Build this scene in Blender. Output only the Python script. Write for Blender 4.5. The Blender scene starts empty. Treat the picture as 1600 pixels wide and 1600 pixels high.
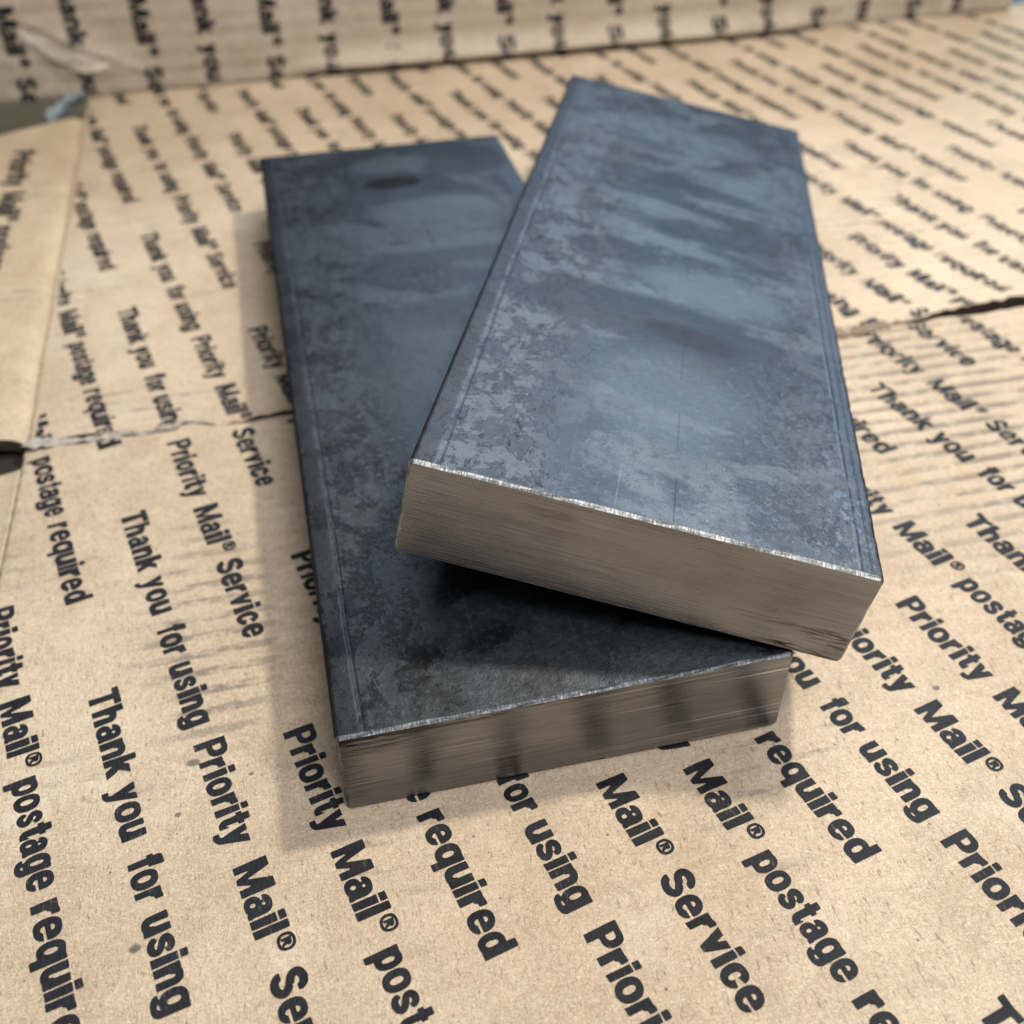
import bpy, math, random
import numpy as np

# ------------------------------------------------------------------ units
# plan coordinates are in bar widths (one width = 4 inches); S turns them into metres
S = 0.1016
R = math.radians
scene = bpy.context.scene
COL = scene.collection

# ------------------------------------------------------------------ camera
CAM_F = 1657.7 / 1600.0
CAM_ROT = (0.8551, 0.0071, -0.2277)
CAM_LOC = (0.0649, -1.3622, 1.998)
cd = bpy.data.cameras.new("camera")
cam = bpy.data.objects.new("camera", cd)
COL.objects.link(cam)
cam.location = [c * S for c in CAM_LOC]
cam.rotation_euler = CAM_ROT
cd.sensor_fit = 'HORIZONTAL'
cd.sensor_width = 36.0
cd.lens = 36.0 * CAM_F
cd.clip_start = 0.01
cd.clip_end = 50.0
cd.dof.use_dof = True
cd.dof.focus_distance = 2.22 * S
cd.dof.aperture_fstop = 12.5
scene.camera = cam

# ------------------------------------------------------------------ world and lamps
w = bpy.data.worlds.new("World")
scene.world = w
w.use_nodes = True
bg = w.node_tree.nodes["Background"]
bg.inputs[0].default_value = (0.95, 0.96, 1.0, 1)
bg.inputs[1].default_value = 0.22


def area(name, loc, target, sx, sy, power, color, shape='RECTANGLE'):
    ld = bpy.data.lights.new(name, 'AREA')
    ld.shape = shape
    ld.size = sx * S
    ld.size_y = sy * S
    ld.energy = power
    ld.color = color
    o = bpy.data.objects.new(name, ld)
    COL.objects.link(o)
    o.location = [c * S for c in loc]
    d = [(target[i] - loc[i]) for i in range(3)]
    from mathutils import Vector
    o.rotation_euler = Vector(d).to_track_quat('-Z', 'Y').to_euler()
    return o


area("bench_lamp", (3.30, 1.68, 5.60), (0.6, 1.2, 0), 0.5, 0.5, 4.0, (1.0, 0.93, 0.84), 'DISK')
area("doorway_light", (9.0, 15.0, 9.5), (0.9, 1.6, 0.3), 16, 7.5, 33.0, (0.69, 0.85, 1.0))
area("ceiling_light", (2.5, -5.0, 12.0), (0.8, 1.0, 0.2), 6, 6, 16.0, (0.98, 0.98, 1.0))

scene.view_settings.view_transform = 'Standard'
scene.view_settings.look = 'None'
scene.view_settings.exposure = 0.0
scene.view_settings.gamma = 1.0
scene.view_settings.use_curve_mapping = False


# ------------------------------------------------------------------ numpy noise
def _hash(ix, iy, seed):
    h = (ix.astype(np.int64) * 374761393 + iy.astype(np.int64) * 668265263 + seed * 1442695041) & 0xffffffff
    h = ((h ^ (h >> 13)) * 1274126177) & 0xffffffff
    h = h ^ (h >> 16)
    return (h & 0xffff) / 32767.5 - 1.0


def vnoise(x, y, seed=0):
    x = np.asarray(x, float); y = np.asarray(y, float)
    ix = np.floor(x); iy = np.floor(y)
    fx = x - ix; fy = y - iy
    fx = fx * fx * (3 - 2 * fx); fy = fy * fy * (3 - 2 * fy)
    a = _hash(ix, iy, seed); b = _hash(ix + 1, iy, seed)
    c = _hash(ix, iy + 1, seed); d = _hash(ix + 1, iy + 1, seed)
    return (a * (1 - fx) + b * fx) * (1 - fy) + (c * (1 - fx) + d * fx) * fy


def fbm(x, y, seed=0, octv=4):
    r = 0; a = 0.5
    for k in range(octv):
        r = r + a * vnoise(np.asarray(x) * 2 ** k, np.asarray(y) * 2 ** k, seed + 17 * k)
        a *= 0.5
    return r


def sstep(a, b, x):
    t = np.clip((np.asarray(x, float) - a) / (b - a), 0, 1)
    return t * t * (3 - 2 * t)


# ------------------------------------------------------------------ object helpers
def mesh_obj(name, verts, faces, mat, parent=None, smooth=True, scale=S):
    me = bpy.data.meshes.new(name)
    v = (np.asarray(verts, float) * scale)
    me.from_pydata(v.tolist(), [], faces if isinstance(faces, list) else faces.tolist())
    me.materials.append(mat)
    if smooth:
        me.polygons.foreach_set("use_smooth", [True] * len(me.polygons))
    me.update()
    o = bpy.data.objects.new(name, me)
    COL.objects.link(o)
    if parent is not None:
        o.parent = parent
    return o


def empty(name, loc=(0, 0, 0), label=None, cat=None, group=None):
    o = bpy.data.objects.new(name, None)
    o.empty_display_size = 0.01
    COL.objects.link(o)
    o.location = [c * S for c in loc]
    if label: o["label"] = label
    if cat: o["category"] = cat
    if group: o["group"] = group
    return o


# ------------------------------------------------------------------ node helper
class NT:
    def __init__(self, name):
        self.m = bpy.data.materials.new(name)
        self.m.use_nodes = True
        self.t = self.m.node_tree
        self.b = self.t.nodes["Principled BSDF"]
        tc = self.t.nodes.new("ShaderNodeTexCoord")
        mp = self.t.nodes.new("ShaderNodeMapping")
        mp.inputs['Scale'].default_value = (1 / S, 1 / S, 1 / S)
        self.t.links.new(tc.outputs['Object'], mp.inputs[0])
        self.co = mp.outputs[0]
        sp = self.t.nodes.new("ShaderNodeSeparateXYZ")
        self.t.links.new(self.co, sp.inputs[0])
        self.x, self.y, self.z = sp.outputs

    def L(self, a, b):
        self.t.links.new(a, b)

    def put(self, v, sock):
        if hasattr(v, 'links') or hasattr(v, 'is_output'):
            self.t.links.new(v, sock)
        else:
            sock.default_value = v

    def map(self, scale=(1, 1, 1), loc=(0, 0, 0), rot=(0, 0, 0), src=None):
        n = self.t.nodes.new("ShaderNodeMapping")
        n.inputs['Scale'].default_value = scale
        n.inputs['Location'].default_value = loc
        n.inputs['Rotation'].default_value = rot
        self.L(src or self.co, n.inputs[0])
        return n.outputs[0]

    def noise(self, scale, detail=4, rough=0.55, src=None, dist=0.0):
        n = self.t.nodes.new("ShaderNodeTexNoise")
        n.inputs['Scale'].default_value = scale
        n.inputs['Detail'].default_value = detail
        n.inputs['Roughness'].default_value = rough
        n.inputs['Distortion'].default_value = dist
        self.L(src or self.co, n.inputs['Vector'])
        return n.outputs[0]

    def vor(self, scale, src=None, feature='F1', rnd=1.0, out='Distance'):
        n = self.t.nodes.new("ShaderNodeTexVoronoi")
        n.feature = feature
        n.inputs['Scale'].default_value = scale
        n.inputs['Randomness'].default_value = rnd
        self.L(src or self.co, n.inputs['Vector'])
        return n.outputs[out]

    def m_(self, op, a, b=0.0, c=0.0, clamp=False):
        n = self.t.nodes.new("ShaderNodeMath")
        n.operation = op
        n.use_clamp = clamp
        self.put(a, n.inputs[0]); self.put(b, n.inputs[1])
        if op in ('MULTIPLY_ADD', 'SMOOTH_MIN', 'SMOOTH_MAX'): self.put(c, n.inputs[2])
        return n.outputs[0]

    def ss(self, v, a, b, lo=0.0, hi=1.0):
        n = self.t.nodes.new("ShaderNodeMapRange")
        n.interpolation_type = 'SMOOTHSTEP'
        n.inputs['From Min'].default_value = a
        n.inputs['From Max'].default_value = b
        n.inputs['To Min'].default_value = lo
        n.inputs['To Max'].default_value = hi
        self.L(v, n.inputs['Value'])
        return n.outputs[0]

    def mix(self, f, a, b, mode='MIX'):
        n = self.t.nodes.new("ShaderNodeMix")
        n.data_type = 'RGBA'
        n.blend_type = mode
        self.put(f, n.inputs[0])
        for v, s in ((a, n.inputs[6]), (b, n.inputs[7])):
            if isinstance(v, tuple): s.default_value = (*v, 1) if len(v) == 3 else v
            else: self.L(v, s)
        return n.outputs[2]

    def mixf(self, f, a, b):
        n = self.t.nodes.new("ShaderNodeMix")
        n.data_type = 'FLOAT'
        self.put(f, n.inputs[0]); self.put(a, n.inputs[2]); self.put(b, n.inputs[3])
        return n.outputs[0]

    def bump(self, h, strength, dist, prev=None):
        n = self.t.nodes.new("ShaderNodeBump")
        n.inputs['Strength'].default_value = strength
        n.inputs['Distance'].default_value = dist * S
        self.L(h, n.inputs['Height'])
        if prev is not None: self.L(prev, n.inputs['Normal'])
        return n.outputs[0]

    def band(self, v, c, hw, soft):
        """1 inside |v-c|<hw, soft edge"""
        d = self.m_('ABSOLUTE', self.m_('SUBTRACT', v, c))
        return self.ss(d, hw, hw + soft, 1.0, 0.0)

    def blob(self, cx, cy, rx, ry, soft=0.35, wob=None, amt=0.3, ang=0.0):
        """elliptic mark with its own shape, 1 inside"""
        ca, sa = math.cos(ang), math.sin(ang)
        dx = self.m_('SUBTRACT', self.x, cx); dy = self.m_('SUBTRACT', self.y, cy)
        u = self.m_('ADD', self.m_('MULTIPLY', dx, ca / rx), self.m_('MULTIPLY', dy, sa / rx))
        v = self.m_('ADD', self.m_('MULTIPLY', dx, -sa / ry), self.m_('MULTIPLY', dy, ca / ry))
        r = self.m_('SQRT', self.m_('ADD', self.m_('MULTIPLY', u, u), self.m_('MULTIPLY', v, v)))
        if wob is not None:
            r = self.m_('ADD', r, self.m_('MULTIPLY', self.m_('SUBTRACT', wob, 0.5), amt * 2))
        return self.ss(r, 1 - soft, 1 + soft * 0.6, 1.0, 0.0)

    def out(self, color=None, rough=None, metal=None, normal=None, spec=None):
        if color is not None: self.put(color if not isinstance(color, tuple) else (*color, 1), self.b.inputs['Base Color'])
        if rough is not None: self.put(rough, self.b.inputs['Roughness'])
        if metal is not None: self.put(metal, self.b.inputs['Metallic'])
        if spec is not None: self.put(spec, self.b.inputs['Specular IOR Level'])
        if normal is not None: self.L(normal, self.b.inputs['Normal'])
        return self.m


# ------------------------------------------------------------------ materials
CORR = 0.062          # flute pitch


def kraft(name, seed=0.0, tint=(1, 1, 1), wall=False):
    n = NT(name)
    off = n.map(loc=(seed, seed * 1.7, seed * .3))
    c1 = (0.415 * tint[0], 0.318 * tint[1], 0.214 * tint[2])
    c2 = (0.565 * tint[0], 0.455 * tint[1], 0.325 * tint[2])
    big = n.noise(1.3, 3, .55, off)
    mid = n.noise(9, 4, .6, off)
    # paper fibres: two crossed stretched noises
    fa = n.noise(1, 3, .7, n.map((150, 45, 60), src=off, rot=(0, 0, .5)))
    fb = n.noise(1, 3, .7, n.map((50, 170, 60), src=off, rot=(0, 0, .3)))
    fib = n.m_('MULTIPLY', n.m_('ADD', fa, fb), .5)
    f = n.m_('ADD', n.m_('MULTIPLY', big, .35), n.m_('ADD', n.m_('MULTIPLY', mid, .25), n.m_('MULTIPLY', fib, .40)))
    col = n.mix(n.ss(f, .38, .62), c1, c2)
    fc = n.noise(1, 2, .8, n.map((125, 125, 125), src=off), 1.8)
    col = n.mix(n.m_('MULTIPLY', n.ss(fc, .50, .66), .50), col, (c1[0] * .62, c1[1] * .56, c1[2] * .50))
    col = n.mix(n.m_('MULTIPLY', n.ss(fc, .33, .45, 1, 0), .50), col, (.66 * tint[0], .56 * tint[1], .43 * tint[2]))
    # flecks: dark and pale fibres
    v = n.noise(1, 2, .6, n.map((110, 36, 50), loc=(3, 1, 0), src=off, rot=(0, 0, -.7)))
    col = n.mix(n.m_('MULTIPLY', n.ss(v, .63, .70), .55), col, (.20 * tint[0], .13, .08))
    v2 = n.noise(1, 2, .6, n.map((40, 120, 50), loc=(8, 4, 0), src=off, rot=(0, 0, .9)))
    col = n.mix(n.m_('MULTIPLY', n.ss(v2, .67, .76), .5), col, (.80, .68, .50))
    # specks of dirt
    sp = n.vor(17, off)
    spk = n.m_('MULTIPLY', n.ss(sp, .035, .075, 1, 0), n.ss(n.noise(5, 2, .5, off), .50, .58))
    col = n.mix(n.m_('MULTIPLY', spk, .8), col, (.10, .075, .055))
    # flute shadows do not live here; handling grime on the flute crests does
    ax = n.z if wall else n.y
    ph = n.m_('ADD', ax, n.m_('MULTIPLY', n.noise(.9, 2, .5, off), .05))
    crest = n.m_('COSINE', n.m_('MULTIPLY', ph, 2 * math.pi / CORR))
    crest = n.ss(crest, .35, .95)
    gm = n.noise(1, 3, .6, n.map((1.6, 2.6, 2), src=off))
    streak = n.noise(1, 4, .7, n.map((9, 22, 20), src=off))
    grime = n.m_('MULTIPLY', n.m_('MULTIPLY', crest, n.ss(gm, .54, .70)), n.ss(streak, .42, .64))
    if not wall:
        hot = n.blob(-.28, .62, .17, .42, .5, n.noise(4, 2), .35)
        hot2 = n.blob(1.95, 1.02, .85, .62, .5, n.noise(4, 2), .35)
        hot3 = n.blob(2.35, 2.55, .55, .75, .5, n.noise(4, 2), .35)
        crest2 = n.ss(n.m_('COSINE', n.m_('MULTIPLY', ph, 2 * math.pi / CORR)), .0, .9)
        g2 = n.m_('MULTIPLY', n.m_('MAXIMUM', n.m_('MAXIMUM', hot, hot2), n.m_('MULTIPLY', hot3, .35)), n.m_('MULTIPLY', crest2, n.ss(streak, .38, .56)))
        grime = n.m_('MAXIMUM', grime, g2)
        col = n.mix(n.m_('MULTIPLY', n.m_('MULTIPLY', n.ss(mid, .5, .66), hot2), .22), col, (.20, .16, .13))
    col = n.mix(n.m_('MULTIPLY', grime, .66), col, (.12, .105, .095))
    if not wall:
        for (sx_, sy_, r_) in ((-.325, .205, .016), (-.44, -.215, .012), (-.36, .075, .008), (-.20, .145, .007), (1.42, .02, .010), (.98, .14, .008)):
            b_ = n.blob(sx_, sy_, r_, r_ * .8, .5, n.noise(60, 3), .6)
            col = n.mix(n.m_('MULTIPLY', b_, .75), col, (.045, .042, .042))
    # rubbed, paler areas
    rub = n.ss(n.noise(2.2, 5, .7, n.map(loc=(11, 5, 2), src=off)), .58, .74)
    col = n.mix(n.m_('MULTIPLY', rub, .45), col, (.74, .64, .50))
    # warm damp marks
    damp = n.ss(n.noise(3.2, 4, .6, n.map(loc=(2, 15, 2), src=off), .6), .60, .68)
    col = n.mix(n.m_('MULTIPLY', damp, .25), col, (.42, .27, .13))
    nb = n.bump(fib, .8, .008)
    nb = n.bump(fc, .6, .006, nb)
    nb = n.bump(mid, .25, .02, nb)
    return n.out(col, n.ss(mid, .3, .7, .62, .85), 0.0, nb, .28)


def ink(name):
    n = NT(name)
    fa = n.noise(1, 3, .7, n.map((150, 45, 60), rot=(0, 0, .5)))
    fade = n.noise(14, 4, .65)
    wornm = n.ss(n.m_('ADD', n.m_('MULTIPLY', fa, .55), n.m_('MULTIPLY', fade, .45)), .585, .66)
    col = n.mix(n.ss(fade, .3, .7), (.005, .006, .008), (.013, .014, .017))
    col = n.mix(n.m_('MULTIPLY', wornm, .28), col, (.26, .20, .14))
    nb = n.bump(fa, .5, .006)
    return n.out(col, n.ss(fade, .3, .7, .55, .72), 0.0, nb, .22)


def scale_steel(name, seed, upper):
    """blue-grey mill scale of hot rolled bar; x across (0..1), y along (0..3)"""
    n = NT(name)
    off = n.map(loc=(seed * 3.1, seed * 5.3, seed))
    # distorted coordinates for cloudy sweeping patches
    warp = n.noise(2.0, 3, .5, off)
    big = n.noise(1, 5, .50, n.map((2.1, 3.3, 2), src=off, rot=(0, 0, -.35 if upper else .1)), 1.0)
    big2 = n.noise(1, 3, .45, n.map((1.2, 1.9, 2), src=off, loc=(7, 3, 1)), .4)
    pm = n.m_('ADD', n.m_('MULTIPLY', big, .65), n.m_('MULTIPLY', big2, .35))
    patch = n.ss(n.m_('ADD', pm, n.m_('MULTIPLY', n.m_('SUBTRACT', n.noise(11, 5, .6, off), .5), .10)), .485, .535)
    fine = n.noise(70, 4, .7, off)
    grain = n.noise(1, 3, .7, n.map((240, 90, 100), src=off))
    mott = n.noise(7, 6, .68, off)
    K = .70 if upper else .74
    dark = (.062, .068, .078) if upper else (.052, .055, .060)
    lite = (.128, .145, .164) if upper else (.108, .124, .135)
    col = n.mix(patch, dark, lite)
    col = n.mix(n.m_('MULTIPLY', n.ss(mott, .40, .62), .45), col, (.072, .082, .098))
    # brownish thin scale
    br = n.ss(n.noise(3.0, 4, .6, n.map(loc=(4, 9, 3), src=off), .5), .54, .66)
    col = n.mix(n.m_('MULTIPLY', br, .45), col, (.070, .062, .062))
    # flaked scale along both long edges: jagged plates with a lifted rim
    e1 = n.m_('MULTIPLY', n.ss(n.m_('ADD', n.x, n.m_('MULTIPLY', n.m_('SUBTRACT', warp, .5), .40)), .26, .34, 1, 0), n.ss(n.y, 1.2, 2.4, 1.0, .55))
    e2 = n.ss(n.m_('ADD', n.x, n.m_('MULTIPLY', n.m_('SUBTRACT', warp, .5), .45)), .72, .88)
    edge = n.m_('MAXIMUM', e1, n.m_('MULTIPLY', e2, .45))
    fl = n.noise(1, 7, .70, n.map((12, 8.5, 8), src=off), .4)
    plate = n.ss(fl, .485, .497)
    rim = n.m_('MULTIPLY', n.band(fl, .50, .004, .008), edge)
    fl2 = n.noise(1, 5, .65, n.map((30, 20, 10), src=off), .5)
    pits = n.m_('MULTIPLY', n.ss(fl2, .615, .645), n.m_('ADD', n.m_('MULTIPLY', edge, .8), .12))
    pe = n.m_('MULTIPLY', plate, edge)
    col = n.mix(n.m_('MULTIPLY', n.m_('SUBTRACT', edge, pe), .60), col, (.066, .065, .072) if upper else (.052, .050, .053))
    col = n.mix(n.m_('MULTIPLY', pe, .70), col, (.150, .163, .184) if upper else (.100, .108, .119))
    col = n.mix(n.m_('MULTIPLY', rim, .55), col, (.030, .032, .038))
    col = n.mix(n.m_('MULTIPLY', pits, .65), col, (.030, .028, .030))
    # fine grain
    col = n.mix(n.m_('MULTIPLY', n.ss(fine, .50, .68), .42), col, (.18, .21, .24))
    fine2 = n.noise(28, 5, .75, off)
    col = n.mix(n.m_('MULTIPLY', n.ss(fine2, .52, .62), .38), col, (.040, .044, .052))
    col = n.mix(n.m_('MULTIPLY', n.ss(grain, .53, .66), .40), col, (.030, .034, .042))
    # bright pinpricks
    pin = n.m_('MULTIPLY', n.ss(n.vor(34, off), .03, .055, 1, 0), n.ss(n.noise(9, 2, .5, off), .50, .60))
    col = n.mix(n.m_('MULTIPLY', pin, .7), col, (.55, .60, .66))
    # rolling lines along the bar
    wy = n.m_('MULTIPLY', n.m_('SUBTRACT', n.noise(1, 2, .5, n.map((.2, 3, 1), src=off)), .5), .012)
    xx = n.m_('ADD', n.x, wy)
    brk = n.ss(n.noise(1, 3, .6, n.map((.5, 9, 1), src=off)), .40, .56)
    l1 = n.m_('MULTIPLY', n.band(xx, .052, .0010, .0025), brk)
    l2 = n.band(xx, .062, .0016, .0025)
    l3 = n.m_('MULTIPLY', n.band(xx, .945, .0018, .0025), brk)
    l4 = n.band(xx, .953, .0015, .002)
    l5 = n.band(xx, .975, .0025, .003)
    brk2 = n.ss(n.noise(1, 2, .5, n.map((.4, 4.2, 1), src=off, loc=(5, 2, 0))), .50, .54)
    l6 = n.m_('MULTIPLY', n.band(n.m_('ADD', n.x, n.m_('MULTIPLY', n.m_('SUBTRACT', n.noise(7, 3, .6), .5), .006)), .555, .0005, .0016), n.m_('MULTIPLY', brk2, .7))
    sideband = n.ss(xx, .040, .055, 1, 0)
    sideband2 = n.ss(xx, .950, .962)
    col = n.mix(n.m_('MULTIPLY', sideband, .7), col, (.060, .060, .068))
    col = n.mix(n.m_('MULTIPLY', sideband2, .5), col, (.110, .128, .165))
    col = n.mix(n.m_('MULTIPLY', l1, .55), col, (.15, .175, .20))
    col = n.mix(n.m_('MULTIPLY', l3, .5), col, (.16, .19, .24))
    dk = n.m_('MAXIMUM', n.m_('MAXIMUM', l2, l4), n.m_('MAXIMUM', n.m_('MULTIPLY', l5, .6), l6))
    col = n.mix(n.m_('MULTIPLY', dk, .5), col, (.028, .030, .036))
    sc1 = n.noise(1, 2, .5, n.map((150, 3.2, 1), src=off, rot=(0, 0, .16)))
    col = n.mix(n.m_('MULTIPLY', n.ss(sc1, .70, .76), .35), col, (.19, .21, .23))
    sc2 = n.noise(1, 2, .5, n.map((120, 5.0, 1), src=off, rot=(0, 0, -.5)))
    col = n.mix(n.m_('MULTIPLY', n.ss(sc2, .71, .76), .40), col, (.030, .032, .036))
    hook = n.m_('MULTIPLY', n.band(n.noise(1, 2, .5, n.map((9, 6, 1), src=off, loc=(3, 8, 0)), 2.0), .5, .002, .004), n.ss(n.noise(6, 2, .5, off), .56, .62))
    col = n.mix(n.m_('MULTIPLY', hook, .3), col, (.020, .020, .023))
    if upper:
        fz = n.m_('MULTIPLY', n.ss(n.x, .84, .93), n.ss(n.y, 1.0, .0, 0, 1))
        flk = n.ss(n.noise(1, 4, .75, n.map((60, 34, 10), src=off)), .54, .60)
        col = n.mix(n.m_('MULTIPLY', n.m_('MULTIPLY', fz, flk), .55), col, (.20, .235, .29))
        nearr = n.m_('MULTIPLY', n.ss(n.x, .60, .75), n.ss(n.y, .55, .0, 0, 1))
        flk2 = n.ss(n.noise(1, 4, .75, n.map((46, 40, 10), src=off, loc=(2, 2, 0))), .585, .625)
        col = n.mix(n.m_('MULTIPLY', n.m_('MULTIPLY', nearr, flk2), .45), col, (.20, .225, .255))
    # marks with a shape of their own
    wb = n.noise(6, 4, .6, off)
    rgh_add = None
    if upper:
        marks = [(.44, .88, .40, .15, -.12, .70, (.054, .059, .068), .22),     # broad dark stain across the middle
                 (.57, .84, .15, .06, -.15, .55, (.042, .038, .044), .4),
                 (.63, 1.16, .24, .14, -.1, .55, (.144, .164, .187), .5),
                 (.33, 1.30, .15, .08, -.1, .50, (.054, .059, .068), .3),
                 (.50, 1.44, .22, .045, -.22, .60, (.136, .156, .180), .3),
                 (.46, 1.58, .24, .055, -.15, .45, (.054, .059, .068), .3),
                 (.44, 1.73, .26, .05, -.2, .55, (.136, .156, .180), .3),
                 (.78, 1.55, .12, .22, .1, .40, (.054, .059, .068), .4),
                 (.50, 1.98, .30, .075, -.16, .65, (.050, .056, .066), .25),
                 (.66, 2.14, .16, .06, -.2, .55, (.136, .156, .180), .3),
                 (.38, 2.34, .20, .05, -.2, .50, (.054, .059, .068), .3),
                 (.66, 2.52, .15, .16, 0, .50, (.136, .156, .180), .35),
                 (.52, .50, .22, .24, 0, .40, (.128, .144, .160), .5),
                 (.28, .42, .08, .40, .05, .45, (.072, .082, .100), .5)]
    else:
        marks = [(.50, 2.62, .125, .055, .03, .85, (.022, .022, .018), .18),    # dark oval water mark
                 (.72, 2.52, .15, .022, -.12, .55, (.045, .045, .048), .3),
                 (.80, 2.78, .20, .16, 0, .6, (.052, .052, .058), .3),
                 (.50, 2.80, .17, .085, 0, .6, (.118, .136, .145), .25),
                 (.62, 2.36, .26, .11, 0, .6, (.116, .135, .145), .35),
                 (.45, 2.11, .035, .018, 0, .75, (.030, .030, .026), .3),
                 (.56, 2.10, .018, .014, 0, .6, (.035, .033, .026), .3),
                 (.60, 1.98, .30, .055, 0, .6, (.062, .070, .074), .3),
                 (.62, 2.08, .30, .05, 0, .5, (.116, .135, .146), .3),
                 (.55, 1.60, .26, .10, 0, .5, (.058, .066, .071), .4),
                 (.62, 1.30, .28, .22, 0, .4, (.098, .116, .126), .5),
                 (.36, 1.25, .15, .45, .08, .45, (.092, .106, .118), .4),
                 (.42, .60, .030, .016, 0, .8, (.012, .012, .014), .3),
                 (.40, .46, .16, .08, -.2, .6, (.020, .022, .026), .5),
                 (.50, .62, .20, .20, 0, .35, (.036, .040, .046), .5)]
    for (cx, cy, rx, ry, a, f, c, so) in marks:
        b = n.blob(cx, cy, rx, ry, so, wb, .42, a)
        col = n.mix(n.m_('MULTIPLY', b, f), col, c)
    col = n.mix(1.0, col, (K * .96, K * .95, K * .92), 'MULTIPLY')
    rough = n.mixf(patch, .40, .50)
    rough = n.mixf(n.m_('MULTIPLY', pe, .8), rough, .56)
    rough = n.m_('ADD', rough, n.m_('MULTIPLY', n.m_('SUBTRACT', fine, .5), .25), clamp=True)
    hgt = n.m_('ADD', n.m_('MULTIPLY', pe, .7), n.m_('MULTIPLY', pits, -1.0))
    hgt = n.m_('ADD', hgt, n.m_('MULTIPLY', dk, -.6))
    nb = n.bump(hgt, .35, .0025)
    nb = n.bump(fine, .40, .0024, nb)
    nb = n.bump(mott, .22, .008, nb)
    nb = n.bump(grain, .12, .0015, nb)
    n.b.inputs['Specular Tint'].default_value = (.46, .48, .51, 1)
    return n.out(col, rough, .97, nb)


def saw_steel(name, seed, coarse, base, dirt_side):
    """sawn end face, band-saw lines run across the width (local x)"""
    n = NT(name)
    off = n.map(loc=(seed * 2.3, 0, seed * 3.7))
    lines = n.noise(1, 3, .75, n.map((2.2, 1, 210) if coarse else (1.5, 1, 330), src=off))
    lines2 = n.noise(1, 2, .6, n.map((6, 1, 420), src=off))
    wide = n.noise(1, 3, .6, n.map((2.5, 1, 12), src=off))
    col = n.mix(n.ss(wide, .3, .7), tuple(c * .86 for c in base), tuple(c * 1.12 for c in base))
    col = n.mix(n.m_('MULTIPLY', n.ss(lines, .51, .60), .60 if coarse else .42), col, tuple(c * .55 for c in base))
    br = n.m_('MULTIPLY', n.ss(lines, .36, .44, 1, 0), n.ss(n.noise(1, 2, .5, n.map((5, 1, 9), src=off)), .45, .6))
    col = n.mix(n.m_('MULTIPLY', br, .6 if coarse else .25), col, tuple(min(1, c * 1.9) for c in base))
    # oily dirt caught at one corner and along the lines
    d1 = n.m_('MULTIPLY', n.ss(n.noise(1, 4, .7, n.map((7, 1, 60), src=off)), .50, .62),
              n.ss(n.x, .70, 1.0) if dirt_side > 0 else n.ss(n.x, .0, .28, 1, 0))
    hz = n.ss(n.z, .0, .10, 1, 0) if dirt_side > 0 else n.ss(n.z, .17, .25)
    d1 = n.m_('MULTIPLY', d1, hz)
    col = n.mix(n.m_('MULTIPLY', d1, .85), col, (.030, .022, .015))
    d2 = n.ss(n.noise(1, 4, .7, n.map((3, 1, 90), src=off, loc=(3, 0, 5))), .66, .72)
    col = n.mix(n.m_('MULTIPLY', d2, .6), col, (.05, .04, .03))
    def xz(cx, cz, rx, rz, soft):
        u = n.m_('MULTIPLY', n.m_('SUBTRACT', n.x, cx), 1 / rx); v = n.m_('MULTIPLY', n.m_('SUBTRACT', n.z, cz), 1 / rz)
        return n.ss(n.m_('SQRT', n.m_('ADD', n.m_('MULTIPLY', u, u), n.m_('MULTIPLY', v, v))), 1 - soft, 1 + soft, 1, 0)
    st = n.ss(n.noise(1, 4, .75, n.map((5, 1, 75), src=off, loc=(1, 0, 9))), .44, .54)
    if coarse:
        spots = [(.05, .222, .10, .030, 1.0), (.30, .235, .30, .010, .7), (.02, .10, .04, .08, .35)]
    else:
        spots = [(.95, .060, .055, .022, 1.0), (.90, .020, .08, .010, 1.0), (.78, .075, .13, .006, .6), (.30, .205, .06, .014, .3)]
    for (cx, cz, rx, rz, a) in spots:
        col = n.mix(n.m_('MULTIPLY', n.m_('MULTIPLY', xz(cx, cz, rx, rz, .5), st), a), col, (.028, .022, .016))
    if coarse:
        wl = n.m_('MULTIPLY', n.ss(n.noise(1, 2, .5, n.map((2.0, 1, 130), src=off, loc=(0, 0, 4))), .60, .66), n.ss(n.x, .45, .85))
        col = n.mix(n.m_('MULTIPLY', wl, .75), col, (.62, .63, .64))
    nb = n.bump(lines, .40 if coarse else .15, .0028)
    nb = n.bump(lines2, .25, .0012, nb)
    nb = n.bump(n.noise(90, 2, .5, off), .08, .001, nb)
    n.b.inputs['Anisotropic'].default_value = .0
    return n.out(col, n.ss(wide, .3, .7, .15, .24), .95, nb)


def chamfer_steel(name, base):
    n = NT(name)
    g = n.noise(1, 3, .6, n.map((260, 40, 40)))
    g2 = n.noise(45, 3, .6)
    col = n.mix(n.ss(g, .38, .60), tuple(c * .45 for c in base), base)
    col = n.mix(n.ss(n.noise(16, 5, .75), .46, .60), col, tuple(c * .38 for c in base))  # broken glint of the edge painted in as darker noise patches
    nb = n.bump(g, .6, .004)
    nb = n.bump(g2, .5, .004, nb)
    return n.out(col, .5, 1.0, nb)


def plain(name, color, rough=.6, metal=0.0, bump=.1, scale=30, trans=0.0):
    n = NT(name)
    ns = n.noise(scale, 4, .6)
    col = n.mix(n.ss(ns, .3, .7), tuple(c * .85 for c in color), tuple(min(1, c * 1.1) for c in color))
    m = n.out(col, rough, metal, n.bump(ns, bump, .01))
    n.b.inputs['Transmission Weight'].default_value = trans
    return m


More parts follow.
